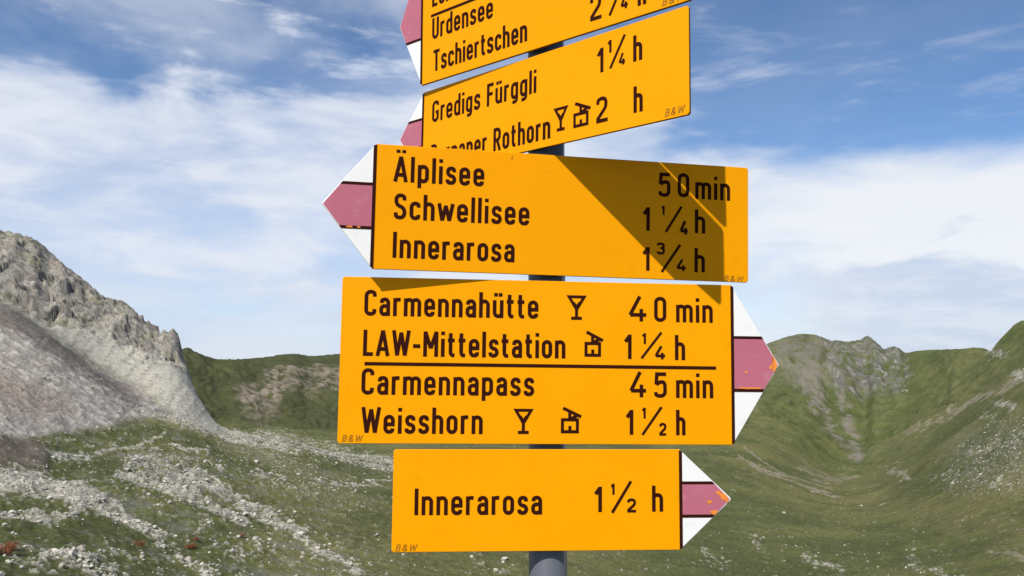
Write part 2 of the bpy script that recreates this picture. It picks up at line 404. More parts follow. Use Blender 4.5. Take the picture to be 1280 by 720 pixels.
wo1 = worley(wqx / 17, wqy / 24, 1); wo2 = worley(wqx / 6, wqy / 9, 2); wo3 = worley(wqx / 34, wqy / 50, 3); wo4 = worley(wqx / 13, wqy / 20, 4)
# ---- colour of the ground
def col(*c): return np.array(c)[None]
def mixc(c, d, m): return c + (d - c) * m[:, None]
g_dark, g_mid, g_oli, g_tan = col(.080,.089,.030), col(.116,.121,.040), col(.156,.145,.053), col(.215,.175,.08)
c = mixc(np.repeat(g_dark, len(px), 0), np.repeat(g_mid, len(px), 0), sst(big + .5 * spk3, -.3, .3))
c = mixc(c, g_oli, sst(vbig + .6 * big + .4 * spk2, -.05, .5) * .85)
c = mixc(c, g_dark * .85, sst(spk2 + spk3, .12, .5) * .5 * near)
c = mixc(c, col(.20,.18,.12), sst(spk + spk2, .15, .6) * .35)
c = mixc(c, g_tan, tan_p * (0.38 + .6 * spk3).clip(0, 1))
c = mixc(c, col(.20,.19,.155), sst(-spk3 + .5 * spk + .5 * big, -.05, .5) * leftw * near * .6)
c = mixc(c, col(.055,.061,.026), farm * sst(px, 640, 480) * (.82 + .6 * spk3 + .5 * gul).clip(0, 1))  # shading of the far left slope, painted as darker grass
c = mixc(c, col(.25,.20,.155), far_brown * sst(spk3 + .4 * big, -.35, .2) * .85)
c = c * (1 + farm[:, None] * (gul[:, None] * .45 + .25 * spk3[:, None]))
c = mixc(c, col(.16,.15,.095), farm * sst(gul + .4 * spk3, .18, .5) * .45 * sst(px, 700, 900))
c = mixc(c, col(.083,.105,.034), sst(rr_, 700, 1000) * sst(px, 800, 1000) * .45)
c = mixc(c, col(.205,.178,.145), (far_scree * sst(gul + .6 * spk3 + .35, -.15, .4)).clip(0, 1) * .82)
c = mixc(c, col(.12,.11,.095), poly(qx, qy, [(985,420),(1030,422),(1030,450),(1000,448),(975,438)], 8) * farm * sst(spk3, -.2, .25) * .7)
c = mixc(c, col(.165,.155,.135), far_rock * sst(spk3 + gul * .6, -.25, .15) * .85)
c = mixc(c, col(.10,.097,.088), far_rock * (sst(wo4[1] - wo4[0], .2, .03) * .6 + sst(wo3[2], .6, .8) * .35))  # crack shade painted into the far rock, plus random darker blocks
c = mixc(c, col(.36,.335,.29), far_rock * sst(spk3 - spk2 * .3, .22, .42) * .6)
c = mixc(c, col(.28,.235,.17), pale_lines)
c = mixc(c, col(.30,.275,.255), dark_rock * sst(spk2 + spk, -.35, .25) * .7)
c = mixc(c, col(.14,.115,.088), mound)
bstreak = fbm((px * .8 + py) / 34 , (py - px * .62) / 6, 4, 111, .6)
bc = mixc(np.repeat(col(.255,.23,.198), len(px), 0), col(.42,.385,.335), sst(bstreak + .5 * spk2 + .4 * spk, -.05, .45))
bc = mixc(bc, col(.20,.172,.145), (sst(spk3 + big, .1, .6) * .5).clip(0, 1))
bc = mixc(bc, col(.17,.145,.122), poly(qx, qy, [(0,372),(45,405),(100,445),(90,455),(40,425),(0,395)], 6) * .7)
bc = mixc(bc, col(.21,.172,.14), poly(qx, qy, [(-40,455),(20,470),(80,495),(90,520),(20,515),(-40,500)], 12) * .8)
bc = mixc(bc, col(.15,.128,.108), streak(qx, qy, [(-60,345),(0,388),(60,428),(120,468),(175,503)], 17, 9) * .75)
c = mixc(c, bc, brown)
sstreak = fbm((px + py * .8) / 9, (py - px) / 60, 3, 121, .6)
scc = mixc(np.repeat(col(.405,.38,.305), len(px), 0), col(.265,.232,.195), sst(sstreak + .4 * spk2, -.05, .45))
scc = mixc(scc, col(.47,.445,.37), sst(spk + .6 * sstreak, .05, .45) * .7)
scc = mixc(scc, col(.20,.18,.155), sst(-spk + .8 * sstreak, .25, .55) * .6)
c = mixc(c, scc, scree * (1 - brown))
rk = ridged(xx / 11, yy / 11, 4, 131); rk2 = fbm(xx / 3.4, yy / 3.4, 3, 141, .65); rk3 = fbm(xx / 26, yy / 26, 3, 151)
rc = mixc(np.repeat(col(.265,.25,.225), len(px), 0), col(.40,.37,.32), sst(rk2 + rk3, -.1, .45))
rc = rc * (.72 + .5 * wo2[2] + .25 * wo1[2])[:, None]
rc = mixc(rc, col(.085,.08,.075), sst(wo2[1] - wo2[0], .16, .02) * .6 + sst(wo1[1] - wo1[0], .12, .0) * .35)  # shade in the crevices, painted into the rock colour
rc = mixc(rc, col(.10,.095,.085), sst(rk2 - .4 * rk + .5 * rk3, .06, .36) * .85)  # shadow pockets of the cliff, likewise painted dark
rc = mixc(rc, col(.42,.40,.35), sst(spk2 + .7 * rk2, .20, .45) * .65)
rc = mixc(rc, col(.07,.066,.06), sst(-spk2 + .6 * rk2 + .5 * rk3, .32, .6) * .8)  # deepest pockets: more painted shade
rc = rc * np.array([[.90, .875, .815]])
rc = mixc(rc, col(.15,.15,.08), sst(rk3 + .5 * spk2, .12, .45) * .6)
rc = mixc(rc, col(.34,.26,.19), sst(-rk3 + .5 * spk, .25, .6) * .5)
c = mixc(c, rc, np.maximum(rock, rock_low * sst(rk2 + rk3 * 1.2, -.1, .3)))
stc = mixc(np.repeat(col(.37,.335,.275), len(px), 0), col(.55,.515,.43), sst(spk + spk2 * .5, -.05, .45))
stc = mixc(stc, col(.20,.185,.16), sst(spk2 - spk, .10, .45) * .75)
c = mixc(c, stc, stone * (1 - np.maximum(rock, scree)) * (1 - .6 * brown))
COL = np.ones(X.shape + (4,)); COL[..., :3] = (.112, .112, .040)
gn = fbm(X / 60, Y / 60, 4, 91); COL[..., :3] *= (1 + .4 * gn)[..., None]
c = c + (COL[idx][:, :3] - c) * sst(np.abs(th2[idx]), R(33.3), R(36.3))[:, None]
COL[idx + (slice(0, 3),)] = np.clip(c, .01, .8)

# ---- relief
dz = np.zeros(px.shape)
rockm = np.maximum(rock, rock_low * .7)
dz += big * 2.6 * sst(rr_, 140, 320) * (1 - .6 * scree) + spk3 * (0.9 + .8 * leftw) * (1 - .85 * scree) + spk2 * .5 * (1 - .8 * scree) + spk * .16
crestf = 1 - .8 * sst(rr_, 1350, 1550)
dz += farm * (gul * 8 + vbig * 12 + big * 5) * crestf + farm * spk3 * .5 * crestf
dz += rockm * (ridged(xx / 42, yy / 42, 3, 161) * 6 + (1 - .75 * sst(rr_, 640, 740)) * ((wo1[2] - .5) * 6 + wo1[3] * 5 + (wo2[2] - .5) * 2.2) + wo2[3] * 1.6 + rk2 * 1.5 - 5.0)
dz += far_rock * (ridged(xx / 60, yy / 60, 4, 171) * 7 + ((wo3[2] - .5) * 13 + wo3[3] * 9 + (wo4[2] - .5) * 7) * (.25 + .75 * crestf))
dz += scree * (spk2 * .35 + spk * .35 + sstreak * .3)
dz += brown * (bstreak * 1.3 + spk2 * .35) + stone * (.25 + spk * .5) * near + dark_rock * spk2 * 1.6 + mound * 1.0
# the small pinnacles of the crests
def pin(px0, r0, h, w, wr=60): return h * np.exp(-((px - px0) / w) ** 2 - ((rr_ - r0) / wr) ** 2)
dz += pin(1087, 1665, 11, 13, 110) + pin(1079, 1660, 11, 20, 110) + pin(1119, 1660, 9, 9, 80) + pin(1000, 1640, 5, 20, 60) + pin(216, 672, 4, 8, 20) + pin(62, 768, 4, 9, 18) + pin(372, 1810, 9, 45, 160) + pin(300, 1700, 5, 20, 90) + pin(415, 1850, 6, 22, 120) + fbm(xx / 110, yy / 110, 4, 221) * 8 * sst(rr_, 1300, 1500)
Z[idx] += dz
def zone_crest(rmin, rmax, table, w0, w1, lo, hi, it=2):
    """settles the crest heights of one range to the surveyed skyline"""
    tx_ = np.array([t_[0] for t_ in table], float); ty_ = np.array([t_[1] for t_ in table], float)
    for _ in range(it):
        zz_ = Z[idx]; dp = yy * CP + zz_ * SP
        pyy = 360 - F * (-yy * SP + zz_ * CP) / dp; pxx = 640 + F * xx / dp
        ok = (rr_ > rmin) & (rr_ < rmax)
        bins = np.clip((pxx / 4).astype(int), -40, 400) + 40
        top = np.full(441, 1e9); np.minimum.at(top, bins[ok], pyy[ok])
        cx_ = (np.arange(441) - 40) * 4 + 2.0
        good = (top < 1e8) & (cx_ > lo) & (cx_ < hi)
        err = np.interp(cx_, tx_, ty_) - top
        e = np.where(good, err, 0); k_ = np.ones(3) / 3
        e = np.convolve(np.pad(e[good], 1, 'edge'), k_, 'valid'); 
        ee = np.interp(pxx, cx_[good], e)
        Z[idx] -= ee * rr_ / F * sst(rr_, w0, w1) * sst(pxx, lo - 60, lo) * (1 - sst(pxx, hi, hi + 60)) * (rr_ < rmax * 1.3)
zone_crest(1250, 2300, [(228,431),(240,437),(255,444),(272,449),(300,449),(335,446),(350,443),(370,442),(390,445),(425,442),(500,440),(900,432),(945,434),(965,427),(985,420),(1000,417),(1020,418),(1035,424),(1060,427),(1075,424),(1086,419),(1094,425),(1103,435),(1112,434),(1122,433),(1131,441),(1150,438),(1165,437),(1200,436),(1225,434)], 950, 1350, 232, 1215)
zone_crest(560, 840, [(-60,275),(0,287),(20,291),(40,297),(50,303),(62,312),(80,330),(98,343),(115,357),(130,370),(140,373),(155,376),(165,384),(180,398),(200,410),(207,414),(213,411),(221,412),(227,422),(231,434)], 560, 680, -60, 226)
XYZ = np.stack([X, Y, Z + HC], -1)

def ground_material():
    m = bpy.data.materials.new('alpine_ground'); m.use_nodes = True
    q = NB(m.node_tree); p = m.node_tree.nodes['Principled BSDF']
    at = q.n('ShaderNodeAttribute', attribute_name='soil')
    t = q.n('ShaderNodeTexCoord').outputs['Object']
    n1 = q.noise(t, 0.9, 6, 0.7); n2 = q.noise(t, 0.16, 5, 0.6)
    k = q.m('ADD', q.rng(n1, 0.3, 0.7, 0.62, 1.42, False), q.m('MULTIPLY', q.m('SUBTRACT', n2, 0.5), 0.5))
    vs = q.n('ShaderNodeVectorMath', operation='SCALE')
    q.put(vs.inputs[0], at.outputs['Vector']); q.put(vs.inputs[3], k)
    q.put(p.inputs['Base Color'], vs.outputs[0])
    p.inputs['Roughness'].default_value = 0.95
    p.inputs['Specular IOR Level'].default_value = 0.1
    bp = q.n('ShaderNodeBump'); bp.inputs['Strength'].default_value = 0.7; bp.inputs['Distance'].default_value = 0.9
    q.put(bp.inputs['Height'], n1); q.put(p.inputs['Normal'], bp.outputs[0])
    return m
M_GROUND = ground_material()

# the sheet is cut along the foot of the mountain and of the far slopes into three named pieces of terrain
ii = np.arange(NT); jj = np.arange(NR - 1)
I, J = np.meshgrid(ii, jj, indexing='ij'); I2 = (I + 1) % NT
quads = np.stack([I * NR + J, I2 * NR + J, I2 * NR + J + 1, I * NR + J + 1], -1).reshape(-1, 4)
kindf = np.zeros((NT, NR), int)
kr = np.zeros(px.shape, int)
mnt = np.maximum.reduce([rock, rock_low, scree, brown * 1.0])
kr[(mnt > .5) & (rr_ < 1000)] = 1
kr[((px < 275) & (rr_ > 640) & (rr_ < 1000) & (px < 240))] = 1
kr[(rr_ > 760) & (kr == 0)] = 2
kindf[idx] = kr
kindf[(kindf == 0) & (r2 > 1000)] = 2
qk = kindf.reshape(-1)[quads[:, 0]]
def sheet(name, sel, extra_center=False):
    qd = quads[sel]
    used = np.unique(qd)
    remap = np.full(NT * NR, -1, np.int64); remap[used] = np.arange(len(used))
    v = XYZ.reshape(-1, 3)[used]; f = remap[qd]
    cc = COL.reshape(-1, 4)[used]
    tri = np.zeros((0, 3), np.int64)
    if extra_center:
        v = np.vstack([v, [[0, 0, XYZ[0, 0, 2]]]]); cc = np.vstack([cc, cc[:1]])
        ring = remap[np.arange(NT) * NR]
        tri = np.stack([np.full(NT, len(v) - 1), np.roll(ring, -1), ring], -1)
    me = bpy.data.meshes.new(name)
    nq, ntri = len(f), len(tri)
    me.vertices.add(len(v)); me.vertices.foreach_set('co', v.astype(np.float32).ravel())
    me.loops.add(nq * 4 + ntri * 3)
    me.loops.foreach_set('vertex_index', np.concatenate([f[:, ::-1].ravel(), tri.ravel()]).astype(np.int32))
    me.polygons.add(nq + ntri)
    me.polygons.foreach_set('loop_start', np.concatenate([np.arange(nq) * 4, nq * 4 + np.arange(ntri) * 3]).astype(np.int32))
    me.polygons.foreach_set('loop_total', np.concatenate([np.full(nq, 4), np.full(ntri, 3)]).astype(np.int32))
    me.polygons.foreach_set('use_smooth', np.ones(nq + ntri, bool))
    a_ = me.color_attributes.new('soil', 'FLOAT_COLOR', 'POINT')
    a_.data.foreach_set('color', cc.astype(np.float32).ravel())
    me.update(calc_edges=True); me.validate()
    o = link(name, me, M_GROUND)
    return o
tag(sheet('ground', qk == 0, True), kind='structure')
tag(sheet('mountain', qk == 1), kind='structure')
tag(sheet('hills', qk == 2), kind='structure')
print('terrain', NT, NR, len(quads))
#PART2
# ------------------------------------------------------------------ boulders, shrubs
def rock_mesh(name, seed, sub=2, flat=0.7):
    import bmesh
    rr = random.Random(seed)
    bm = bmesh.new(); bmesh.ops.create_icosphere(bm, subdivisions=sub, radius=0.5)
    cuts = [(Vector((rr.gauss(0, 1), rr.gauss(0, 1), rr.gauss(0, .8))).normalized(), rr.uniform(.24, .42)) for _ in range(9)]
    sx, sy = rr.uniform(.8, 1.35), rr.uniform(.7, 1.1)
    for v in bm.verts:
        for n_, d_ in cuts:
            k = v.co.dot(n_)
            if k > d_: v.co -= n_ * (k - d_) * .92
        v.co *= 1 + rr.uniform(-.05, .05)
        v.co.x *= sx * 1.25; v.co.y *= sy * 1.25; v.co.z *= flat * 1.2
    me = bpy.data.meshes.new(name); bm.to_mesh(me); bm.free()
    return me
def mat_stone():
    m = bpy.data.materials.new('limestone'); m.use_nodes = True
    q = NB(m.node_tree); p = m.node_tree.nodes['Principled BSDF']
    geo = q.n('ShaderNodeNewGeometry').outputs['Position']
    n1 = q.noise(geo, 1.3, 5, 0.65); n2 = q.noise(geo, 0.13, 3, 0.5)
    c_ = q.mix(q.rng(n1, .35, .68), (.44, .405, .34, 1), (.26, .235, .19, 1))
    c_ = q.mix(q.rng(n2, .42, .6), c_, (.55, .515, .43, 1))
    q.put(p.inputs['Base Color'], c_); p.inputs['Roughness'].default_value = .92
    p.inputs['Specular IOR Level'].default_value = 0.15
    bp = q.n('ShaderNodeBump'); bp.inputs['Strength'].default_value = .6; bp.inputs['Distance'].default_value = .12
    q.put(bp.inputs['Height'], n1); q.put(p.inputs['Normal'], bp.outputs[0])
    return m
M_STONE = mat_stone()
rng_ = np.random.RandomState(5)
dens_ = (np.clip(stone, 0, 1) ** 1.3 * .9 * (1 - .75 * sst(px, 600, 900)) + .25 * dark_rock + .0008 + .007 * leftw + .08 * brown * sst(spk2, 0, .5)) * (rr_ < 620) * (py < 740) * (px > -40) * (px < 1320) * (1 - .93 * scree) * (1 - .97 * mound)
# screen-even sampling would follow the mesh; weight by ground area instead
w_ = dens_ * np.gradient(RR)[idx[1]] * rr_
w_ = w_ * (rr_ < 620) / np.maximum(rr_, 150) ** 1.0
w_ /= w_.sum()
NS = 13000
pick = rng_.choice(len(w_), NS, p=w_, replace=False)
pos = XYZ[idx][pick]; size = np.exp(rng_.normal(-0.95, .52, NS)).clip(.18, 1.6) * (0.75 + pos[:, 1] / 900)
rock_protos = [rock_mesh('boulder', 100 + k, 2) for k in range(8)]
order = np.argsort(-(size / np.hypot(pos[:, 0], pos[:, 1])))
order = np.array([k for k in order])
def boulder_label(p, s_):
    px_ = 640 + F * p[0] / p[1]; r_ = math.hypot(p[0], p[1])
    big_ = 'large' if s_ / r_ > .0052 else ('middling' if s_ / r_ > .0040 else 'small')
    if px_ > 900:
        where = ('right-hand grassy slope', 'at the right edge' if px_ > 1180 else ('below the far gully' if px_ > 1040 else 'beside the lowest arrow tip'))
    elif px_ > 460:
        where = ('valley floor', 'left of the lowest sign' if px_ < 560 else 'behind the post and signs')
    else:
        zone = 'stony meadow in front' if r_ < 215 else ('stony meadow halfway back' if r_ < 330 else 'meadow rim under the scree')
        where = (zone, 'at the far left' if px_ < 90 else ('left of centre' if px_ < 200 else ('below the scree tongue' if px_ < 330 else 'near the signs')))
    lab = '%s pale boulder on the %s, %s' % (big_, where[0], where[1])
    return lab, lab.replace(' boulder ', ' boulders ')
for n_i, k in enumerate(order[:280]):
    me = rock_protos[n_i % 8]
    o = link('boulder', me, M_STONE)
    s_ = float(size[k])
    o.location = (pos[k, 0], pos[k, 1], pos[k, 2] + s_ * .12)
    o.scale = (s_, s_, s_ * rng_.uniform(.7, 1.05)); o.rotation_euler = (rng_.uniform(-.3, .3), rng_.uniform(-.3, .3), rng_.uniform(0, 6.28))
    lab, grp = boulder_label(pos[k], s_); tag(o, lab, 'boulder', grp)
rest = order[280:]
pv = []
for k in range(5):
    me = rock_mesh('tmp', 300 + k, 1)
    pv.append((np.array([v.co[:] for v in me.vertices]), np.array([f.vertices[:] for f in me.polygons])))
    bpy.data.meshes.remove(me)
V_, F_ = [], []; off = 0
for n_i, k in enumerate(rest):
    v, f = pv[n_i % 5]; a_ = rng_.uniform(0, 6.28); s_ = size[k] * .85
    ca, sa = math.cos(a_), math.sin(a_)
    q_ = v * s_; q_ = np.stack([q_[:, 0] * ca - q_[:, 1] * sa, q_[:, 0] * sa + q_[:, 1] * ca, q_[:, 2] + s_ * .1], -1) + pos[k]
    V_.append(q_); F_.append(f + off); off += len(v)
V_ = np.concatenate(V_); F_ = np.concatenate(F_)
def tri_mesh(name, V, Fc, smooth=False):
    me = bpy.data.meshes.new(name)
    me.vertices.add(len(V)); me.vertices.foreach_set('co', V.astype(np.float32).ravel())
    k = Fc.shape[1]
    me.loops.add(len(Fc) * k); me.loops.foreach_set('vertex_index', Fc.astype(np.int32).ravel())
    me.polygons.add(len(Fc)); me.polygons.foreach_set('loop_start', (np.arange(len(Fc)) * k).astype(np.int32))
    me.polygons.foreach_set('loop_total', np.full(len(Fc), k, np.int32))
    me.polygons.foreach_set('use_smooth', np.full(len(Fc), smooth))
    me.update(calc_edges=True)
    return me
tag(link('small_stones', tri_mesh('small_stones', V_, F_), M_STONE), 'pale stones and rubble strewn over the alpine meadow', 'stones', None, 'stuff')

def ground_at(pxq, pyq):
    """point of the ground seen on a given bearing and height angle"""
    d_ = (px - pxq) ** 2 + (py - pyq) ** 2
    return XYZ[idx][int(np.argmin(d_))]

def mat_leaf(name, c1, c2):
    m = bpy.data.materials.new(name); m.use_nodes = True
    q = NB(m.node_tree); p = m.node_tree.nodes['Principled BSDF']
    geo = q.n('ShaderNodeNewGeometry').outputs['Position']
    q.put(p.inputs['Base Color'], q.mix(q.rng(q.noise(geo, 2.2, 3, .6), .38, .62), c1 + (1,), c2 + (1,)))
    p.inputs['Roughness'].default_value = .8
    return m
M_REDLEAF = mat_leaf('russet_leaves', (.36, .085, .035), (.16, .09, .03))
M_TWIG = mat_leaf('dark_twigs', (.06, .04, .03), (.09, .06, .04))
def shrub(name, seed, w, h, n_leaf):
    rr = random.Random(seed)
    root = bpy.data.objects.new(name, None); C.objects.link(root)
    V, Fc = [], []; TV, TF = [], []
    for s in range(16):
        a_ = rr.uniform(0, 6.28); u = rr.uniform(.15, 1) ** .6
        tip = Vector((math.cos(a_) * u * w * .48, math.sin(a_) * u * w * .48, h * (1 - .55 * u * u) * rr.uniform(.75, 1.05)))
        b0 = Vector((math.cos(a_) * w * .08, math.sin(a_) * w * .08, -.25))
        t_ = Vector((-math.sin(a_), math.cos(a_), 0)) * w * .012
        o_ = Vector((0, 0, 1)) * w * .012
        i0 = len(TV); TV += [b0 + t_, b0 - t_, b0 + o_ + Vector((0,0,.01)), tip]; TF += [(i0, i0 + 1, i0 + 3), (i0 + 1, i0 + 2, i0 + 3), (i0 + 2, i0, i0 + 3)]
        for k in range(n_leaf // 16):
            q_ = b0.lerp(tip, rr.uniform(.35, 1.03)) + Vector((rr.gauss(0, 1), rr.gauss(0, 1), rr.gauss(0, .7))) * w * .055
            n_ = Vector((rr.gauss(0, 1), rr.gauss(0, 1), rr.gauss(.5, 1))).normalized()
            e1 = n_.orthogonal().normalized(); e2 = n_.cross(e1); sz = w * rr.uniform(.025, .05)
            i0 = len(V); V += [q_ + e1 * sz, q_ + e2 * sz * .55, q_ - e1 * sz, q_ - e2 * sz * .55]; Fc.append((i0, i0 + 1, i0 + 2, i0 + 3))
    link('foliage', mesh('foliage', V, Fc), M_REDLEAF, root)
    link('twigs', mesh('twigs', TV, TF), M_TWIG, root)
    return root
def shrub_copy(src):
    r_ = src.copy(); C.objects.link(r_)
    for ch in src.children:
        c_ = ch.copy(); C.objects.link(c_); c_.parent = r_
    return r_
SHR = [(4, 690, 1.0, 'big russet autumn shrub at the left edge beside white stones'), (14, 684, .75, 'smaller russet shrub just right of the big one at the left edge'),
       (174, 680, .62, 'russet shrub beside dark rubble left of the pale stone streak'), (238, 684, .6, 'russet shrub on top of the pale stone streak'),
       (246, 676, .42, 'low brownish red shrub behind the one on the stone streak'), (303, 671, .5, 'small russet shrub at the near end of a thin pale stone line')]
proto_s = [shrub('russet_shrub', 3, 4.2, 3.2, 900)]
for n_i, (a_, b_, s_, lab) in enumerate(SHR):
    o = proto_s[0] if n_i == 0 else shrub_copy(proto_s[0])
    q_ = ground_at(a_, b_)
    o.location = (float(q_[0]), float(q_[1]), float(q_[2])); o.scale = (s_, s_, s_ * .9); o.rotation_euler = (0, 0, n_i * 1.3)
    tag(o, lab, 'shrub', 'russet shrubs in the stony meadow')
# one dark standing stone on the brow of the dark mound
q_ = ground_at(27, 545)
o = link('dark_boulder', rock_mesh('dark_boulder', 77, 2, 1.0), mat_leaf('dark_stone', (.05, .045, .04), (.08, .07, .06)))
o.location = (float(q_[0]), float(q_[1]), float(q_[2]) + .7); o.scale = (1.1, 1.1, 2.1); o.rotation_euler = (0, .25, 0)
tag(o, 'small dark upright stone on the brow of the brown mound at the left', 'boulder')

# ------------------------------------------------------------------ signpost
POLE = Vector((0.0557993, 1.2763, 0))
def lathe(name, prof, seg=40, smooth=True):
    v, f = [], []
    for (r_, z_) in prof:
        for k in range(seg):
            a_ = 2 * math.pi * k / seg; v.append((r_ * math.cos(a_), r_ * math.sin(a_), z_))
    for i in range(len(prof) - 1):
        for k in range(seg):
            f.append((i * seg + k, i * seg + (k + 1) % seg, (i + 1) * seg + (k + 1) % seg, (i + 1) * seg + k))
    f.append(tuple(range(seg))[::-1]); f.append(tuple((len(prof) - 1) * seg + k for k in range(seg)))
    me = mesh(name, v, f)
    for p_ in me.polygons: p_.use_smooth = len(p_.vertices) == 4 and smooth
    return me
gz = -0.06
post = bpy.data.objects.new('signpost', None); C.objects.link(post); post.location = (POLE.x, POLE.y, gz)
tag(post, 'round dark grey metal post carrying the five yellow hiking signs', 'post')
link('pole', lathe('pole', [(.0296, -.3), (.0296, 2.95)]), M_POST, post)
link('pole_cap', lathe('pole_cap', [(.0325, 2.93), (.0325, 2.965), (.029, 2.972), (.015, 2.98), (.004, 2.982)]), M_CLAMP, post)
link('base_collar', lathe('base_collar', [(.075, -.05), (.075, .02), (.045, .035), (.034, .05)]), M_CLAMP, post)

# --- lettering : narrow round-cornered strokes of even weight; capitals are 1 high
S_ = 0.068                        # half a stroke
XH, LO, CAP, DES = 0.70, S_, 1 - S_, -0.20
def bowl(x0, x1, y0=LO, y1=XH - S_ + .01, r=.15): return ([(x0, y0, r), (x1, y0, r), (x1, y1, r), (x0, y1, r)], True)
XT = XH - S_ + .01
a0, a1 = S_, .36
GL = {
 'o': (.43, [bowl(a0, a1)]),
 'n': (.43, [([(a0, 0), (a0, XH)], False), ([(a0, .42), (a0, XT, .15), (a1, XT, .15), (a1, 0)], False)]),
 'h': (.43, [([(a0, 0), (a0, 1)], False), ([(a0, .42), (a0, XT, .15), (a1, XT, .15), (a1, 0)], False)]),
 'm': (.69, [([(a0, 0), (a0, XH)], False), ([(a0, .42), (a0, XT, .13), (.345, XT, .13), (.345, 0)], False), ([(.345, .42), (.345, XT, .13), (.62, XT, .13), (.62, 0)], False)]),
 'r': (.30, [([(a0, 0), (a0, XH)], False), ([(a0, .40), (a0, XT, .16), (.29, XT)], False)]),
 'i': (.136, [([(a0, 0), (a0, XH)], False), ([(a0, .84), (a0, .98)], False)]),
 'l': (.136, [([(a0, 0), (a0, 1)], False)]),
 'e': (.43, [([(a0 + .03, .35), (a1, .35), (a1, XT, .15), (a0, XT, .15), (a0, LO, .15), (a1 - .02, LO, .12), (a1 - .01, .20)], False)]),
 'c': (.40, [([(a1 - .02, .49), (a1 - .02, XT, .14), (a0, XT, .15), (a0, LO, .15), (a1 - .02, LO, .14), (a1 - .02, .21)], False)]),
 's': (.40, [([(.325, .50), (.325, XT, .12), (a0 + .01, XT, .13), (a0 + .01, .365, .12), (.34, .325, .12), (.34, LO, .13), (a0, LO, .12), (a0, .20)], False)]),
 'a': (.42, [([(.09, .50), (.09, XT, .13), (.35, XT, .14), (.35, 0)], False), ([(.35, .385), (a0, .385, .13), (a0, LO, .13), (.30, LO, .10), (.35, .17)], False)]),
 'd': (.43, [bowl(a0, a1), ([(a1, 0), (a1, 1)], False)]),
 'p': (.43, [bowl(a0, a1), ([(a0, DES), (a0, XH)], False)]),
 'g': (.43, [bowl(a0, a1), ([(a1, XH), (a1, DES + S_, .13), (a0 + .02, DES + S_)], False)]),
 't': (.31, [([(.12, .92), (.12, LO, .14), (.29, LO)], False), ([(0, XT), (.29, XT)], False)]),
 'u': (.43, [([(a1, 0), (a1, XH)], False), ([(a0, XH), (a0, LO, .15), (a1, LO, .15), (a1, .30)], False)]),
 'w': (.62, [([(.04, XH), (.17, .03), (.31, .62), (.45, .03), (.58, XH)], False)]),
 'A': (.52, [([(.05, 0), (.26, .985), (.47, 0)], False), ([(.12, .27), (.40, .27)], False)]),
 'B': (.46, [([(a0, 0), (a0, 1)], False), ([(a0, CAP), (.36, CAP, .14), (.36, .53, .14), (a0, .53)], False), ([(a0, .53), (.39, .53, .14), (.39, LO, .14), (a0, LO)], False)]),
 'C': (.47, [([(.40, .74), (.40, CAP, .17), (a0, CAP, .17), (a0, LO, .17), (.40, LO, .17), (.40, .26)], False)]),
 'F': (.42, [([(a0, 0), (a0, 1)], False), ([(a0, CAP), (.42, CAP)], False), ([(a0, .53), (.37, .53)], False)]),
 'G': (.49, [([(.41, .76), (.41, CAP, .17), (a0, CAP, .17), (a0, LO, .17), (.41, LO, .17), (.41, .46), (.25, .46)], False)]),
 'I': (.136, [([(a0, 0), (a0, 1)], False)]),
 'L': (.40, [([(a0, 1), (a0, LO), (.40, LO)], False)]),
 'M': (.60, [([(a0, 0), (a0, .97), (.30, .32), (.53, .97), (.53, 0)], False)]),
 'P': (.46, [([(a0, 0), (a0, 1)], False), ([(a0, CAP), (.39, CAP, .17), (.39, .45, .17), (a0, .45)], False)]),
 'R': (.48, [([(a0, 0), (a0, 1)], False), ([(a0, CAP), (.40, CAP, .17), (.40, .47, .17), (a0, .47)], False), ([(.24, .47), (.43, 0)], False)]),
 'S': (.47, [([(.39, .74), (.39, CAP, .17), (a0 + .01, CAP, .17), (a0 + .01, .54, .17), (.40, .46, .17), (.40, LO, .17), (a0, LO, .17), (a0, .26)], False)]),
 'T': (.48, [([(0, CAP), (.48, CAP)], False), ([(.24, 0), (.24, CAP)], False)]),
 'U': (.47, [([(a0, 1), (a0, LO, .18), (.40, LO, .18), (.40, 1)], False)]),
 'W': (.72, [([(.05, 1), (.20, .03), (.36, .92), (.52, .03), (.67, 1)], False)]),
 '&': (.52, [([(.50, .02), (.12, .62), (.12, CAP, .12), (.34, CAP, .12), (.34, .68, .08), (a0, .36, .1), (a0, LO, .14), (.34, LO, .1), (.48, .40)], False)]),
 'z': (.38, [([(.02, XT), (.34, XT), (.03, LO), (.36, LO)], False)]),
 '-': (.30, [([(0, .40), (.30, .40)], False)]),
 '/': (.60, [([(.03, 0), (.57, 1)], False)]),
 '0': (.44, [bowl(a0, .37, LO, CAP, .16)]),
 '1': (.27, [([(.20, 0), (.20, .97)], False), ([(.02, .68), (.20, .93)], False)]),
 '2': (.44, [([(a0, .72), (a0, CAP, .16), (.37, CAP, .16), (.37, .58, .10), (a0, .16), (a0, LO), (.44, LO)], False)]),
 '3': (.44, [([(a0, .78), (a0, CAP, .15), (.36, CAP, .15), (.36, .55, .12), (.20, .55)], False), ([(.20, .53), (.37, .53, .13), (.37, LO, .15), (a0, LO, .15), (a0, .24)], False)]),
 '4': (.48, [([(.30, 1), (.03, .26), (.48, .26)], False), ([(.34, .50), (.34, 0)], False)]),
 '5': (.44, [([(.41, CAP), (.10, CAP), (a0 + .01, .52), (.20, .62, .05), (.37, .62, .16), (.37, LO, .16), (a0, LO, .15), (a0, .22)], False)]),
 ' ': (.20, []),
}
def dots(w): return [([(w / 2 - .11, 1.13), (w / 2 - .11, 1.25)], False), ([(w / 2 + .11, 1.13), (w / 2 + .11, 1.25)], False)]
GL['Ä'] = (.52, GL['A'][1] + dots(.52))
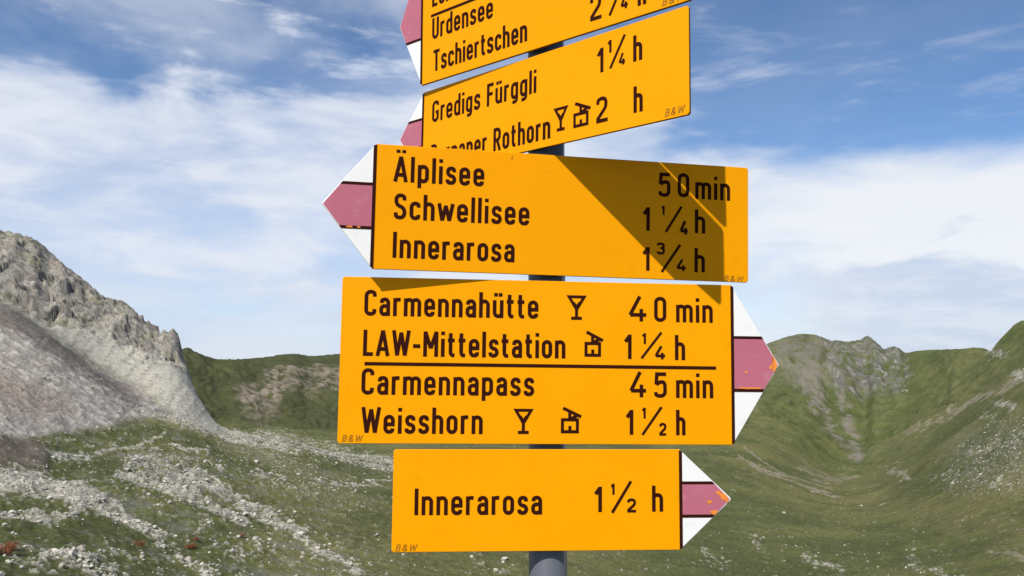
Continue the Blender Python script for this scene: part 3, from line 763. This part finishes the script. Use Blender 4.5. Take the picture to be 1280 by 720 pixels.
GL['ü'] = (.43, GL['u'][1] + [([(x_, .84), (x_, .98)], False) for x_ in (.12, .31)])
SYM = {   # goblet (inn) and cabin on its rope (cable car), drawn in a 0.72 wide cell
 'Y': (.72, [([(.05, .93), (.67, .93), (.36, .42)], True), ([(.36, .45), (.36, .07)], False), ([(.14, .065), (.58, .065)], False), ([(.22, .70), (.36, .50), (.50, .70)], False)]),
 '#': (.80, [([(.10, .07), (.66, .07), (.66, .54), (.10, .54)], True), ([(.37, .54), (.37, .86)], False), ([(.12, 1.0), (.80, .66)], False), ([(.40, .58), (.64, .70)], False), ([(.38, .10), (.38, .30)], False)]),
}
def rounded(pts, closed):
    out = []; n_ = len(pts)
    for i, p_ in enumerate(pts):
        r_ = p_[2] if len(p_) > 2 else 0
        q = Vector(p_[:2])
        if r_ == 0 or (not closed and i in (0, n_ - 1)): out.append(q); continue
        a_ = Vector(pts[i - 1][:2]); b_ = Vector(pts[(i + 1) % n_][:2])
        da, db = (a_ - q), (b_ - q)
        ra = min(r_, da.length * .5); rb = min(r_, db.length * .5)
        A_, B_ = q + da.normalized() * ra, q + db.normalized() * rb
        for t in (0, .17, .34, .5, .66, .83, 1):
            h1, h2 = A_.lerp(q, .56 + .44 * 0), B_.lerp(q, .56)
            u = 1 - t
            out.append(A_ * u ** 3 + h1 * 3 * u * u * t + h2 * 3 * u * t * t + B_ * t ** 3)
    return out
def ribbon(pl, closed, hw, z, V, Fc):
    pts = [pl[0]]
    for q in pl[1:]:
        if (q - pts[-1]).length > 1e-6: pts.append(q)
    if closed and (pts[0] - pts[-1]).length < 1e-6: pts.pop()
    if not closed:                                       # sharp corners: two straight strokes that overlap
        for i in range(1, len(pts) - 1):
            if (pts[i] - pts[i - 1]).normalized().dot((pts[i + 1] - pts[i]).normalized()) < -.05:
                ribbon(pts[:i + 1], False, hw, z, V, Fc); ribbon(pts[i:], False, hw, z + 8e-6, V, Fc); return
    n_ = len(pts); i0 = len(V)
    for i in range(n_):
        d1 = (pts[i] - pts[i - 1]).normalized() if (i > 0 or closed) else None
        d2 = (pts[(i + 1) % n_] - pts[i]).normalized() if (i < n_ - 1 or closed) else None
        if d1 is None: d1 = d2
        if d2 is None: d2 = d1
        t_ = d1 + d2
        if t_.length < 1e-4: t_ = d1
        t_.normalize(); nrm = Vector((-t_.y, t_.x)); n1 = Vector((-d1.y, d1.x))
        k = min(1 / max(nrm.dot(n1), .3), 1.9)
        V.append((pts[i].x + nrm.x * hw * k, pts[i].y + nrm.y * hw * k, z)); V.append((pts[i].x - nrm.x * hw * k, pts[i].y - nrm.y * hw * k, z))
    m_ = n_ if closed else n_ - 1
    for i in range(m_):
        a_, c_ = i0 + 2 * i, i0 + 2 * ((i + 1) % n_)
        Fc.append((a_, a_ + 1, c_ + 1, c_))
def text_mesh(name, s, xa, xb, y0, cap, z, hwk=S_, slant=0.0, table=GL):
    """writes s from xa to xb on the base line y0; the stroke keeps one weight"""
    gap = .135; cur = 0; items = []
    for ch in s:
        w, st = table[ch]; items.append((cur, st)); cur += w + gap
    tot = cur - gap
    hw = cap * hwk
    kx = ((xb - xa) - 2 * hw) / max(tot - 2 * S_, 1e-3) if tot > .3 else cap
    V, Fc = [], []; zi = 0
    for cx_, st in items:
        for pts, closed in st:
            pl = [Vector((xa + hw + (cx_ + q.x - S_) * kx + slant * q.y * cap, y0 + q.y * cap)) for q in rounded(pts, closed)]
            if len(s) == 1 and tot < .3: pl = [q + Vector(((xb - xa) * .3, 0)) for q in pl]
            ribbon(pl, closed, hw, z + (zi % 7) * 1.6e-5, V, Fc); zi += 1
    return mesh(name, V, Fc)

TH_B = 0.0045                         # plate thickness
def plate(name, outline, z0, z1, bev=.0006):
    """flat plate with a tiny chamfer; outline counter-clockwise, seen from the front (+z)"""
    n_ = len(outline); o2 = []
    for i in range(n_):
        p_ = Vector(outline[i]); d1 = (p_ - Vector(outline[i - 1])).normalized(); d2 = (Vector(outline[(i + 1) % n_]) - p_).normalized()
        m1 = Vector((-d1.y, d1.x)); m2 = Vector((-d2.y, d2.x)); m_ = (m1 + m2).normalized()
        o2.append(p_ + m_ * (bev / max(m_.dot(m1), .3)))
    v = [(p_[0], p_[1], z1 - bev) for p_ in outline] + [(p_.x, p_.y, z1) for p_ in o2] + [(p_[0], p_[1], z0) for p_ in outline]
    f = [tuple(range(n_, 2 * n_)), tuple(range(2 * n_, 3 * n_))[::-1]]
    for i in range(n_):
        j = (i + 1) % n_; f += [(i, j, n_ + j, n_ + i), (2 * n_ + i, 2 * n_ + j, j, i)]
    me = mesh(name, v, f)
    me['sides'] = n_
    return me
def sheet_mesh(name, outline, z): return mesh(name, [(p_[0], p_[1], z) for p_ in outline], [tuple(range(len(outline)))])

# sign: yaw, roll, tilt, distance of the face from the pole's axis, x0, width, top, height, tip side, tip length, band top/bottom, band inset
SIGNS = {
 1: (0.7065, -0.00291, 0.0007, .0394, -.2576, .5416, .7438, .2500, -1, .0620, .668, .581),
 2: (0.73779, -0.00256, 0.0187, .0416, -.2657, .5468, .4855, .1546, -1, .0660, .436, .384),
 3: (-.18543, -.01634, -.0207, .0375, -.2793, .6045, .3197, .1896, -1, .0763, .2579, .1916),
 4: (-.09161, -.01329, -.0011, .0411, -.3194, .6071, .1205, .2499, 1, .0760, .0377, -.0449),
 5: (-.07514, -.00871, .0017, .0401, -.2361, .4382, -.1372, .1511, 1, .0795, -.1879, -.2379),
}
LABEL = {
 1: 'topmost yellow hiking sign, with Urdensee and Tschiertschen written below a dark line',
 2: 'second yellow hiking sign from the top, reading Gredigs Fürggli and Parpaner Rothorn',
 3: 'yellow hiking sign pointing left to Älplisee, Schwellisee and Innerarosa, half in shadow',
 4: 'largest yellow hiking sign, pointing right to Carmennahütte, Mittelstation, Carmennapass and Weisshorn',
 5: 'lowest yellow hiking sign, pointing right with the single line Innerarosa',
}
TEXT = [
 (3,'name','Älplisee',-0.2510,-0.1130,0.2638,0.0367),
 (3,'name','Schwellisee',-0.2493,-0.0408,0.2067,0.0379),
 (3,'name','Innerarosa',-0.2493,-0.0630,0.1482,0.0378),
 (3,'time','5',0.1700,0.1903,0.2636,0.0371),
 (3,'time','0',0.2026,0.2225,0.2647,0.0379),
 (3,'time','min',0.2328,0.2932,0.2631,0.0387),
 (3,'time','1',0.1409,0.1543,0.2073,0.0399),
 (3,'time','1',0.1729,0.1810,0.2340,0.0155),
 (3,'time','/',0.1826,0.2097,0.2066,0.0427),
 (3,'time','4',0.2070,0.2207,0.2038,0.0221),
 (3,'time','h',0.2323,0.2502,0.2069,0.0398),
 (3,'time','1',0.1414,0.1534,0.1433,0.0403),
 (3,'time','3',0.1680,0.1815,0.1706,0.0180),
 (3,'time','/',0.1763,0.2073,0.1420,0.0450),
 (3,'time','4',0.2019,0.2169,0.1449,0.0187),
 (3,'time','h',0.2319,0.2497,0.1440,0.0401),
 (4,'name','Carmennahütte',-0.2855,-0.0198,0.0618,0.0406),
 (4,'name','LAW-Mittelstation',-0.2855,0.0227,0.0012,0.0392),
 (4,'line','_',-0.2827,0.2612,-0.0106,0.0044),
 (4,'name','Carmennapass',-0.2863,-0.0253,-0.0567,0.0382),
 (4,'name','Weisshorn',-0.2846,-0.1030,-0.1145,0.0388),
 (4,'glass','Y',0.0260,0.0533,0.0610,0.0380),
 (4,'cable','#',0.0512,0.0811,0.0041,0.0370),
 (4,'time','4',0.1235,0.1489,0.0604,0.0394),
 (4,'time','0',0.1624,0.1820,0.0604,0.0401),
 (4,'time','min',0.1975,0.2567,0.0602,0.0399),
 (4,'time','1',0.1121,0.1242,0.0018,0.0372),
 (4,'time','1',0.1412,0.1488,0.0252,0.0174),
 (4,'time','/',0.1425,0.1738,0.0029,0.0410),
 (4,'time','4',0.1640,0.1797,0.0019,0.0204),
 (4,'time','h',0.1954,0.2118,0.0011,0.0399),
 (4,'time','4',0.1248,0.1487,-0.0571,0.0375),
 (4,'time','5',0.1621,0.1823,-0.0574,0.0382),
 (4,'time','min',0.1969,0.2564,-0.0575,0.0387),
 (4,'glass','Y',-0.0546,-0.0277,-0.1141,0.0378),
 (4,'cable','#',0.0152,0.0474,-0.1130,0.0385),
 (4,'time','1',0.1147,0.1273,-0.1144,0.0373),
 (4,'time','1',0.1411,0.1474,-0.0895,0.0171),
 (4,'time','/',0.1436,0.1738,-0.1145,0.0428),
 (4,'time','2',0.1701,0.1814,-0.1149,0.0183),
 (4,'time','h',0.1966,0.2118,-0.1148,0.0380),
 (5,'name','Innerarosa',-0.2034,-0.0113,-0.2343,0.0399),
 (5,'time','1',0.0649,0.0796,-0.2310,0.0394),
 (5,'time','1',0.0918,0.0988,-0.2053,0.0171),
 (5,'time','/',0.0956,0.1253,-0.2324,0.0473),
 (5,'time','2',0.1191,0.1327,-0.2313,0.0197),
 (5,'time','h',0.1575,0.1749,-0.2309,0.0390),
 (2,'name','Gredigs Fürggli',-0.2411,0.0068,0.4237,0.0448),
 (2,'name','Parpaner Rothorn',-0.2418,0.0368,0.3433,0.0445),
 (2,'glass','Y',0.0448,0.0702,0.3509,0.0366),
 (2,'cable','#',0.0807,0.1141,0.3497,0.0378),
 (2,'time','2',0.1254,0.1458,0.3489,0.0412),
 (2,'time','h',0.1913,0.2071,0.3510,0.0396),
 (2,'time','1',0.1237,0.1357,0.4256,0.0417),
 (2,'time','1',0.1441,0.1506,0.4520,0.0198),
 (2,'time','/',0.1501,0.1767,0.4276,0.0450),
 (2,'time','4',0.1659,0.1771,0.4280,0.0176),
 (2,'time','h',0.1908,0.2064,0.4271,0.0420),
 (1,'name','Lenzerheide',-0.2317,-0.0484,0.6328,0.0446),
 (1,'line','_',-0.2345,0.2286,0.6166,0.0075),
 (1,'name','Urdensee',-0.2307,-0.0835,0.5719,0.0438),
 (1,'name','Tschiertschen',-0.2274,-0.0090,0.5117,0.0437),
 (1,'time','2',0.1144,0.1347,0.5093,0.0464),
 (1,'time','1',0.1420,0.1491,0.5351,0.0186),
 (1,'time','/',0.1489,0.1753,0.5089,0.0463),
 (1,'time','4',0.1692,0.1815,0.5124,0.0195),
 (1,'time','h',0.1977,0.2123,0.5090,0.0419),
 (4,'mark','B&W',-0.3129,-0.2799,-0.1278,0.0118),
 (5,'mark','B&W',-0.2305,-0.1962,-0.2876,0.0116),
 (3,'mark','B&W',0.2828,0.3191,0.1303,0.0104),
 (2,'mark','B&W',0.2428,0.2767,0.3340,0.0126),
 (1,'mark','B&W',0.2374,0.2750,0.4962,0.0128),
]
def edges(o):
    me = o.data; me.materials.append(M_EDGE); me.materials.append(M_BACK)
    me.polygons[1].material_index = 2
    for k_ in range(3, len(me.polygons), 2): me.polygons[k_].material_index = 1
NAMES = {'name': 'place_name', 'time': 'walking_time', 'glass': 'goblet_symbol', 'cable': 'cable_car_symbol', 'mark': 'maker_mark', 'line': 'divider_line'}
for k, (yaw, roll, tilt, off, x0, w, zt, h, side, tl, bt, bb) in SIGNS.items():
    r_ = Vector((math.cos(yaw), -math.sin(yaw), 0)); n_ = Vector((-math.sin(yaw), -math.cos(yaw), 0)); z_ = Vector((0, 0, 1))
    r2_ = r_ * math.cos(roll) + z_ * math.sin(roll); zz = -r_ * math.sin(roll) + z_ * math.cos(roll)
    n2 = n_ * math.cos(tilt) + zz * math.sin(tilt); z3 = zz * math.cos(tilt) - n_ * math.sin(tilt)
    O_ = POLE + Vector((0, 0, HC)) + n_ * 0 + n2 * off
    M_ = Matrix((( r2_.x, z3.x, n2.x, O_.x), (r2_.y, z3.y, n2.y, O_.y), (r2_.z, z3.z, n2.z, O_.z), (0, 0, 0, 1)))
    zb = zt - h
    root = bpy.data.objects.new('hiking_sign', None); C.objects.link(root)
    root.matrix_world = M_ @ Matrix.Translation((0, zb, 0))
    tag(root, LABEL[k], 'sign', 'yellow hiking signs on the post')
    def P_(name, me, mat):
        me.transform(Matrix.Translation((0, -zb, 0)))
        return link(name, me, mat, root)
    x1 = x0 + w
    bl, br = x0, x1
    zm = (zt + zb) / 2
    rc_ = .003
    if side < 0:
        board = [(bl, zb), (br - rc_, zb), (br, zb + rc_), (br, zt - rc_), (br - rc_, zt), (bl, zt)]
        ax, e0 = bl - tl, bl
    else:
        board = [(bl + rc_, zb), (br, zb), (br, zt), (bl + rc_, zt), (bl, zt - rc_), (bl, zb + rc_)]
        ax, e0 = br + tl, br
    o = P_('board', plate('board', board, -TH_B, 0), M_YEL)
    edges(o)
    ex = e0 + side * .0003
    tri = [(ex, zb + .0015), (ex, zt - .0015), (ax + side * -.002, zm + .003), (ax, zm), (ax + side * -.002, zm - .003)]
    if side > 0: tri = [(ex, zb + .0015), (ax - .002, zm - .003), (ax, zm), (ax - .002, zm + .003), (ex, zt - .0015)]
    o = P_('arrow_tip', plate('arrow_tip', tri, -TH_B * .6, -.0001), M_WHITE)
    edges(o)
    def edge_x(y_, ins=.0):                                 # where the slanting edge lies at height y_
        t_ = abs(y_ - zm) / ((zt - zb) / 2)
        return e0 + side * (tl * (1 - t_) - ins)
    sw = .0023
    def quad(pts): return pts if side > 0 else [(p_[0], p_[1]) for p_ in reversed(pts)]
    band = quad([(ex, bb), (edge_x(bb, .0014), bb), (e0 + side * (tl - .0022), zm), (edge_x(bt, .0014), bt), (ex, bt)])
    P_('red_band', sheet_mesh('red_band', band, .00030), M_RED)
    for y_ in (bt, bb):
        st = quad([(ex, y_ - sw), (edge_x(y_ - sw, .0012), y_ - sw), (edge_x(y_ + sw, .0012), y_ + sw), (ex, y_ + sw)])
        P_('band_border', sheet_mesh('band_border', st, .00045), M_INK)
    st = quad([(e0 - side * .0022, zb + .001), (e0 + side * .0028, zb + .003), (e0 + side * .0028, zt - .003), (e0 - side * .0022, zt - .001)])
    P_('tip_border', sheet_mesh('tip_border', st, .00062), M_INK)
    rr = random.Random(k)
    if k in (4, 5, 3):                                       # flaked paint on the red band
        spots = {4: [(tl - .006, zm + .004, .006, .016), (tl - .013, zm - .004, .003, .004), (.026, bb + .0035, .020, .0016), (.022, zm - .012, .0022, .002)],
                 5: [(tl - .012, zm + .004, .007, .005), (tl - .020, zm + .010, .006, .003), (tl - .027, bb + .006, .008, .004), (tl - .034, zm - .004, .004, .003), (tl - .006, zm - .002, .004, .0035)],
                 3: [(tl - .042, bb + .0006, .006, .0016), (tl - .055, bb + .0006, .003, .0014)]}[k]
        for (u_, v_, a_, c_) in spots:
            V, i0 = [], 0
            for s in range(11):
                an = s * 2 * math.pi / 11; q = rr.uniform(.65, 1.15)
                xx_ = u_ + math.cos(an) * a_ * q; yy_ = v_ + math.sin(an) * c_ * q
                lim = tl * (1 - abs(yy_ - zm) / ((zt - zb) / 2)) - .0016
                V.append((e0 + side * min(xx_, lim), yy_, .00075))
            P_('paint_chip', mesh('paint_chip', V, [tuple(range(11)) if side > 0 else tuple(reversed(range(11)))]), M_CHIP)
    if k == 3: P_('scratch', sheet_mesh('scratch', [(-.0712, .3085), (-.0696, .3085), (-.0688, .3150), (-.0700, .3150)], .0004), M_MARK)
    for (sk, kind, s, xa, xb, y0, cap) in TEXT:
        if sk != k: continue
        if kind == 'line':
            P_('divider_line', sheet_mesh('divider_line', [(xa, y0 - .0026), (xb, y0 - .0026), (xb, y0 + .0026), (xa, y0 + .0026)], .00035), M_INK); continue
        if kind == 'mark':
            P_('maker_mark', text_mesh('maker_mark', s, xa, xb - .004, y0 + .0012, cap * .85, .00035, .075, .25), M_MARK); continue
        cap_ = cap
        if kind in ('glass', 'cable'): me = text_mesh(NAMES[kind], s, xa, xb, y0, .0385, .00035, .062, 0, SYM)
        else:
            if kind == 'name': cap_ = .0392
            elif cap > .03 and s != '/': cap_ = .0390
            small = cap < .03
            me = text_mesh(NAMES[kind], s, xa, xb, y0, cap_, .00035, .105 if small else (.048 if s == '/' else .073))
        P_(NAMES[kind], me, M_INK)
    # clamp: strap round the pole with two bolts, behind the plate
    zc = [zm] if h < .17 else [zm + h * .28, zm - h * .28]
    for y_ in zc:
        d_ = off - TH_B
        cl = mesh('clamp', [(a_, y_ + c_, b_) for b_ in (-TH_B - .0002, -d_ + .012) for a_ in (-.034, .034) for c_ in (-.012, .012)],
                  [(0, 1, 3, 2), (4, 6, 7, 5), (0, 2, 6, 4), (1, 5, 7, 3), (0, 4, 5, 1), (2, 3, 7, 6)])
        o = P_('clamp', cl, M_CLAMP)
        V, Fc = [], []; seg = 20
        for ring, (rad, yy_) in enumerate(((.0305, -.011), (.033, -.011), (.033, .011), (.0305, .011))):
            for s in range(seg + 1):
                an = math.pi + math.pi * s / seg
                V.append((math.cos(an) * rad, y_ + yy_, -off + math.sin(an) * rad))
        for a_ in range(4):
            for s in range(seg):
                i_, j_ = a_ * (seg + 1) + s, ((a_ + 1) % 4) * (seg + 1) + s
                Fc.append((i_, j_, j_ + 1, i_ + 1))
        P_('strap', mesh('strap', V, Fc), M_CLAMP)
